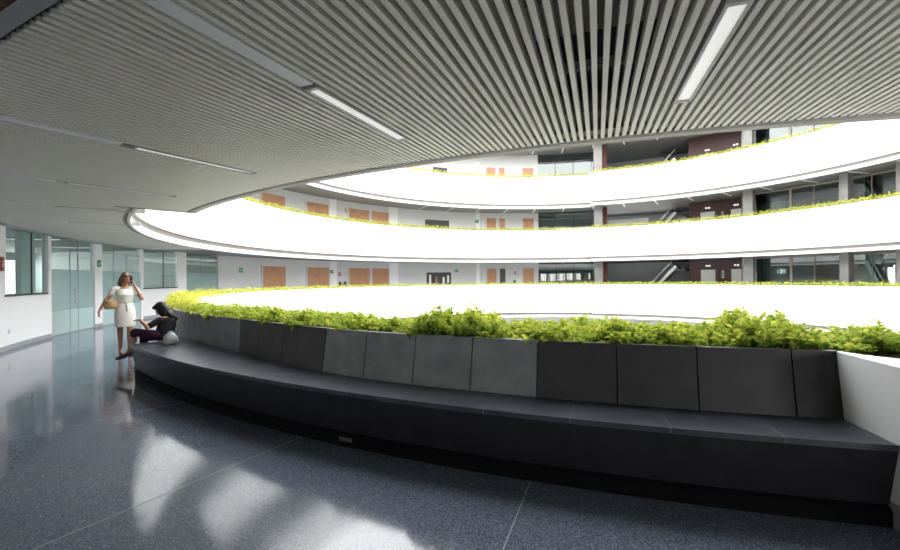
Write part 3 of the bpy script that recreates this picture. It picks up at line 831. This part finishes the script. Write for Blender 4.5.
def face(parent, c, M, s=1.0):
    q = lambda x, y, z: Vector(c)+M @ Vector((x*s, y*s, z*s))
    for e in (-1, 1):
        m = MB(); m.ball(q(e*.030, -.078, .004), .0105*s, 10, 8); m.build('eye', eye_m, parent, smooth=60)
    for e in (-1, 1):
        m = MB(); m.tube([q(e*.016, -.086, .024), q(e*.030, -.085, .029), q(e*.046, -.074, .024)], [.003*s, .0035*s, .002*s], 6); m.build('eyebrow', hair_b, parent)
    m = MB(); m.tube([q(-.022, -.082, -.056), q(-.008, -.090, -.054), q(.008, -.090, -.054), q(.022, -.082, -.056)], [.003*s, .0065*s, .0065*s, .003*s], 8); m.build('mouth', lip_m, parent)
def oval(cx, cy, z, rx, ry, n=28, tilt=0):
    return [Vector((cx+rx*math.cos(2*PI*k/n), cy+ry*math.sin(2*PI*k/n), z+tilt*math.sin(2*PI*k/n))) for k in range(n)]

# standing woman, built facing -y and turned in place
W0 = Vector((-7.02, 9.22, 0)); TH = rad(43)
wm = empty('person', W0, 'woman standing in a knee-length cream dress, talking on a phone by the glass wall', 'person')
wm.rotation_euler = (0, 0, TH)
hc = Vector((.015, -.035, 1.635)); HM = Matrix.Rotation(rad(24), 3, 'Z') @ Matrix.Rotation(rad(16), 3, 'X')
b = MB()
limb(b, [(-.085, .03, .94), (-.085, .03, .53), (-.075, .10, .135)], [.082, .056, .036])       # back leg
limb(b, [(.085, .0, .94), (.075, -.07, .53), (.07, -.10, .135)], [.082, .056, .036])           # front leg
b.ball((-.078, .115, .36), (.050, .052, .12)); b.ball((.072, -.065, .36), (.050, .052, .12))     # calves
for x, y in ((-.075, .10), (.07, -.10)):                                                        # feet on heels
    limb(b, [(x, y+.025, .115), (x, y-.06, .075), (x, y-.145, .03)], [.032, .033, .024]); 
for z, rx, ry in ((.90, .150, .10), (1.0, .148, .10), (1.1, .112, .085), (1.2, .120, .088), (1.3, .138, .095), (1.38, .140, .085)):
    b.ball((0, .0, z), (rx, ry, .10), 18, 12)
limb(b, [(-.155, .005, 1.415), (-.05, .005, 1.44)], [.055, .055]); limb(b, [(.155, .005, 1.415), (.05, .005, 1.44)], [.055, .055])
limb(b, [(0, .012, 1.40), (0, -.005, 1.50), (.008, -.02, 1.57)], [.062, .050, .050])
limb(b, [(-.175, .005, 1.405), (-.315, .045, 1.175), (-.425, -.04, .985)], [.050, .040, .027])
hand(b, (-.430, -.045, .975), (-.25, -.30, -.9), (-.9, .1, .3), 1, .55)
limb(b, [(.175, .005, 1.405), (.285, -.10, 1.195), (.175, -.055, 1.455)], [.050, .040, .027])
hand(b, (.173, -.052, 1.465), (-.30, .22, .92), (.9, -.2, .25), 1, .6)
head(b, hc, HM)
body = fuse(b, 'body', skin, wm, .0068)
face(wm, hc, HM)
# hair: a full head of shoulder-length hair, parted over the face
h = MB()
q = lambda x, y, z: hc+HM @ Vector((x, y, z))
for x, y, z, r in ((0, .025, .045, (.086, .095, .088)), (0, .055, -.03, (.085, .070, .10)), (0, .065, -.12, (.095, .060, .09)), (-.065, .02, -.05, (.030, .062, .10)), (.068, .03, -.05, (.026, .055, .10)), (-.075, .012, -.13, (.036, .055, .075)), (.078, .035, -.14, (.034, .05, .07)), (-.035, -.045, .075, (.045, .042, .038)), (.04, -.042, .075, (.042, .042, .036))):
    g = MB(); g.ball((0, 0, 0), r, 14, 10); n0 = len(h.v)
    h.v += [tuple(q(x, y, z)+HM @ Vector(v)) for v in g.v]; h.f += [tuple(i+n0 for i in f) for f in g.f]; h.m += g.m
for i in range(16):                       # loose locks down to the shoulders
    t = rad(20+i*140/15); x, y = .095*math.cos(t), .02+.085*math.sin(t)
    h.tube([q(x*.7, y*.7, .07), q(x, y, -.02), q(x*1.12, y*1.1, -.12), q(x*1.0, y*1.05, -.19-.02*(i % 3))], [.02, .022, .02, .008], 8)
fuse(h, 'hair', hair_b, wm, .008)
d = MB()
R_ = [(1.425, .10, .075, .008), (1.40, .150, .096, .004), (1.36, .160, .108, 0), (1.29, .160, .122, -.012), (1.20, .142, .110, -.004), (1.115, .130, .100, 0),
      (1.04, .157, .114, 0), (.95, .180, .128, 0), (.82, .186, .136, 0), (.70, .184, .138, 0), (.60, .180, .136, 0)]
d.rings([oval(0, cy, z, rx, ry) for z, rx, ry, cy in R_])
for sg in (-1, 1):                        # shoulders and short sleeves
    s0 = Vector((sg*.175, .005, 1.403)); s1 = Vector((-.315, .045, 1.175)) if sg < 0 else Vector((.285, -.10, 1.195))
    limb(d, [(sg*.07, .006, 1.425), (sg*.155, .005, 1.413)], [.060, .066]); limb(d, [s0, s0.lerp(s1, .38)], [.064, .062])
dr = fuse(d, 'dress', dress_m, wm, .008)
d = MB(); d.rings([oval(0, 0, z, .132, .102) for z in (1.085, 1.095, 1.13, 1.14)], cap=False); d.ball((.01, -.108, 1.112), (.022, .014, .02)); d.tube([(.01, -.11, 1.11), (.02, -.125, 1.02), (.03, -.135, .93)], [.012, .016, .014], 8)
o = d.build('belt', belt_m, dr, smooth=50); o.location = (0, 0, 0)
for x, y in ((-.075, .10), (.07, -.10)):
    d = MB()
    d.rings([[Vector((x+w_*math.cos(t), yy+.0, z0+(z1-z0)*(.5+.5*math.sin(t)))) for t in [2*PI*k/14 for k in range(14)]] for yy, w_, z0, z1 in ((y+.062, .020, .085, .16), (y+.04, .036, .075, .165), (y-.02, .038, .045, .125), (y-.08, .040, .012, .075), (y-.135, .036, .003, .055), (y-.185, .018, .003, .035), (y-.198, .006, .006, .02))])
    d.tube([(x, y+.048, .10), (x, y+.058, .05), (x, y+.06, .002)], [.02, .009, .007], 8)
    o = d.build('shoe', shoe_k, wm, smooth=50); o.location = (0, 0, 0)
for c in kids(wm): c.location = (0, 0, 0)
TW = Matrix.Translation(W0) @ Matrix.Rotation(TH, 4, 'Z')
def placed(name, mb, mats, label, cat, smooth=40):
    o = mb.build(name, mats, smooth=smooth); o.matrix_world = TW
    return tag(o, label, cat)
d = MB(); d.box(hc+HM @ Vector((.108, -.012, -.035)), (.012, .07, .145), HM @ Matrix.Rotation(rad(-18), 3, 'X'))
ph = placed('phone', d, black, 'dark mobile phone held to the ear of the woman in cream', 'phone')
d = MB(); d.box(hc+HM @ Vector((.1005, -.012, -.035)), (.003, .062, .13), HM @ Matrix.Rotation(rad(-18), 3, 'X')); o = d.build('phone_screen', dark, ph)
# handbag hanging from the bent arm
bc = Vector((-.235, -.045, 1.09))
d = MB(); d.rings([[bc+Vector((rx*math.cos(t)*(1 if abs(math.cos(t)) < .8 else .95), ry*math.sin(t), z)) for t in [2*PI*k/20 for k in range(20)]] for z, rx, ry in ((-.10, .10, .045), (-.085, .125, .06), (-.02, .132, .062), (.05, .118, .045), (.075, .108, .028))])
bag = placed('handbag', d, tan, 'tan leather handbag on the arm of the woman in cream', 'handbag', 50)
d = MB(); d.tube([bc+Vector((-.09, 0, .06)), bc+Vector((-.075, .02, .17)), bc+Vector((-.03, .05, .225)), bc+Vector((.03, .045, .19)), bc+Vector((.085, 0, .06))], .009, 8); d.build('strap', tan, bag, smooth=50)
d = MB(); d.rings([[bc+Vector((rx*math.cos(t), -.032+ry*math.sin(t), z)) for t in [2*PI*k/16 for k in range(16)]] for z, rx, ry in ((-.03, .05, .034), (.05, .10, .032), (.078, .108, .02))]); d.build('flap', tan, bag, smooth=50)

# seated woman at the end of the bench
pw = empty('person', (-4.98, 7.42, .535), 'dark-haired woman in black slouching at the far end of the granite bench', 'person')
hipL, hipR = Vector((-5.0, 7.34, .635)), Vector((-4.96, 7.50, .635))
kneeL, kneeR = Vector((-5.40, 7.31, .705)), Vector((-5.40, 7.52, .58))
ankL, ankR = Vector((-5.54, 7.36, .36)), Vector((-5.46, 7.62, .10))
chest = Vector((-5.0, 7.54, .83)); neck = Vector((-5.05, 7.57, .955)); hc2 = Vector((-5.115, 7.55, 1.075))
HM2 = Matrix.Rotation(rad(-78), 3, 'Z') @ Matrix.Rotation(rad(34), 3, 'X')
shL, shR = Vector((-5.03, 7.38, .895)), Vector((-5.0, 7.72, .895))
b = MB()
limb(b, [hipL, kneeL, ankL], [.078, .055, .035]); limb(b, [hipR, kneeR, ankR], [.078, .055, .035])
b.ball(kneeL.lerp(ankL, .3)+Vector((.012, 0, 0)), (.05, .05, .10))
for a_, dr_ in ((ankL, Vector((-.115, -.06, -.075))), (ankR, Vector((-.15, .02, -.05)))): limb(b, [a_, a_+dr_*.6+Vector((0, 0, -.02)), a_+dr_*1.25], [.034, .033, .022])
for t in (0, .25, .5, .75, 1): b.ball(Vector((-4.97, 7.43, .645)).lerp(chest, t), (.125, .135-.02*t, .11), 16, 10)
b.ball(chest.lerp(neck, .4), (.10, .15, .09)); limb(b, [chest, neck, hc2+Vector((.02, .01, -.06))], [.07, .050, .047])
limb(b, [shL, Vector((-5.11, 7.20, .80)), Vector((-5.29, 7.30, .905))], [.048, .038, .027])
hand(b, Vector((-5.295, 7.305, .907)), (-.95, .15, .10), (0, -.2, 1), 1, .5, .95)
limb(b, [shR, Vector((-5.12, 7.80, .70)), Vector((-5.33, 7.66, .66))], [.048, .038, .027])
hand(b, Vector((-5.335, 7.655, .66)), (-.95, -.2, -.05), (0, .1, 1), -1, .5, .95)
head(b, hc2, HM2)
fuse(b, 'body', skin2, pw, .007).location = -pw.location
face(pw, hc2, HM2)
h = MB(); q2 = lambda x, y, z: hc2+HM2 @ Vector((x, y, z))
for x, y, z, r in ((0, .025, .045, (.088, .097, .090)), (0, .06, -.04, (.088, .070, .11)), (0, .075, -.15, (.09, .055, .10)), (-.07, .015, -.06, (.030, .065, .12)), (.07, .015, -.06, (.030, .065, .12)), (-.035, -.045, .075, (.045, .045, .038)), (.035, -.045, .075, (.045, .045, .038))):
    g = MB(); g.ball((0, 0, 0), r, 14, 10); n0 = len(h.v)
    h.v += [tuple(q2(x, y, z)+HM2 @ Vector(v)) for v in g.v]; h.f += [tuple(i+n0 for i in f) for f in g.f]; h.m += g.m
fuse(h, 'hair', hair_k, pw, .009).location = -pw.location
h = MB()                                  # top with sleeves to above the elbow
for t in (0, .25, .5, .75, 1): h.ball(Vector((-4.97, 7.43, .66)).lerp(chest, t), (.140, .152-.015*t, .12), 18, 12)
h.ball(chest.lerp(neck, .35), (.115, .165, .085))
limb(h, [shL, shL.lerp(Vector((-5.11, 7.20, .80)), .8)], [.060, .050]); limb(h, [shR, shR.lerp(Vector((-5.12, 7.80, .70)), .8)], [.060, .050])
fuse(h, 'top', top_k, pw, .009).location = -pw.location
h = MB()
limb(h, [hipL, kneeL, kneeL.lerp(ankL, .12)], [.092, .068, .064]); limb(h, [hipR, kneeR, kneeR.lerp(ankR, .8)], [.092, .068, .05]); h.ball((-4.97, 7.42, .635), (.13, .15, .098))
fuse(h, 'trousers', pants_p, pw, .009).location = -pw.location
for a_, dr_ in ((ankL, Vector((-.115, -.06, -.075))), (ankR, Vector((-.15, .02, -.05)))):
    h = MB(); limb(h, [a_+Vector((.01, 0, -.03)), a_+dr_*.6+Vector((0, 0, -.026)), a_+dr_*1.3+Vector((0, 0, -.006))], [.038, .040, .026])
    h.tube([a_+Vector((.03, 0, -.04)), a_+Vector((.035, 0, -.095))], [.016, .009], 8)
    fuse(h, 'shoe', shoe_p, pw, .008).location = -pw.location
# pale bag on the seat behind her
c = P(16.62, 42.6, .535); d = MB(); n = 18; rg = []
for z, r in ((.002, .075), (.02, .105), (.08, .118), (.14, .10), (.18, .06), (.20, .03), (.215, .045)):
    rg.append([c+Vector((r*(1+.08*math.sin(3*t+z*20))*math.cos(t), r*.8*(1+.08*math.cos(4*t))*math.sin(t), z)) for t in [2*PI*k/n for k in range(n)]])
d.rings(rg)
o = d.build('carrier_bag', mat('pale_plastic', (.42, .44, .45), .4), smooth=60); tag(o, 'pale grey carrier bag on the bench seat beside the seated woman', 'bag')

# a little furniture inside the left offices
def desk(u, R, w_, label, screen=None):
    a = ang(u, R); c = P(R, a, 0); e = empty('desk', c, label, 'desk')
    M = Matrix.Rotation(-rad(a), 3, 'Z')
    d = MB(); d.box(c+Vector((0, 0, .74)), (w_, .7, .04), M); d.build('desktop', dark, e)
    d = MB(); d.box(c+M @ Vector((0, -.3, .37)), (w_-.1, .03, .68), M); d.build('modesty_panel', dark, e)
    for sg in (-1, 1):
        d = MB(); d.box(c+M @ Vector((sg*(w_/2-.04), 0, .36)), (.05, .6, .72), M); d.build('leg', dark, e)
    if screen:
        q = c+Vector((0, 0, .76)); o = empty('monitor', q, screen, 'monitor')
        d = MB(); d.box(q+Vector((0, 0, .01)), (.22, .16, .02), M); d.box(q+Vector((0, 0, .12)), (.04, .03, .22), M); d.build('stand', black, o)
        d = MB(); d.box(q+M @ Vector((0, .0, .42)), (.62, .03, .40), M); d.build('housing', sign_w, o)
        d = MB(); d.box(q+M @ Vector((0, -.02, .42)), (.1, .008, .1), M); d.build('badge', dark, o)
desk(13, 20.3, 1.2, 'dark desk behind the nearest office window at left')
desk(156, 20.6, 1.8, 'dark desk behind the office window next to the hedge', 'white-backed monitor on the dark desk behind the glass')
desk(168, 22.4, 1.6, 'dark desk deeper inside the office next to the hedge')
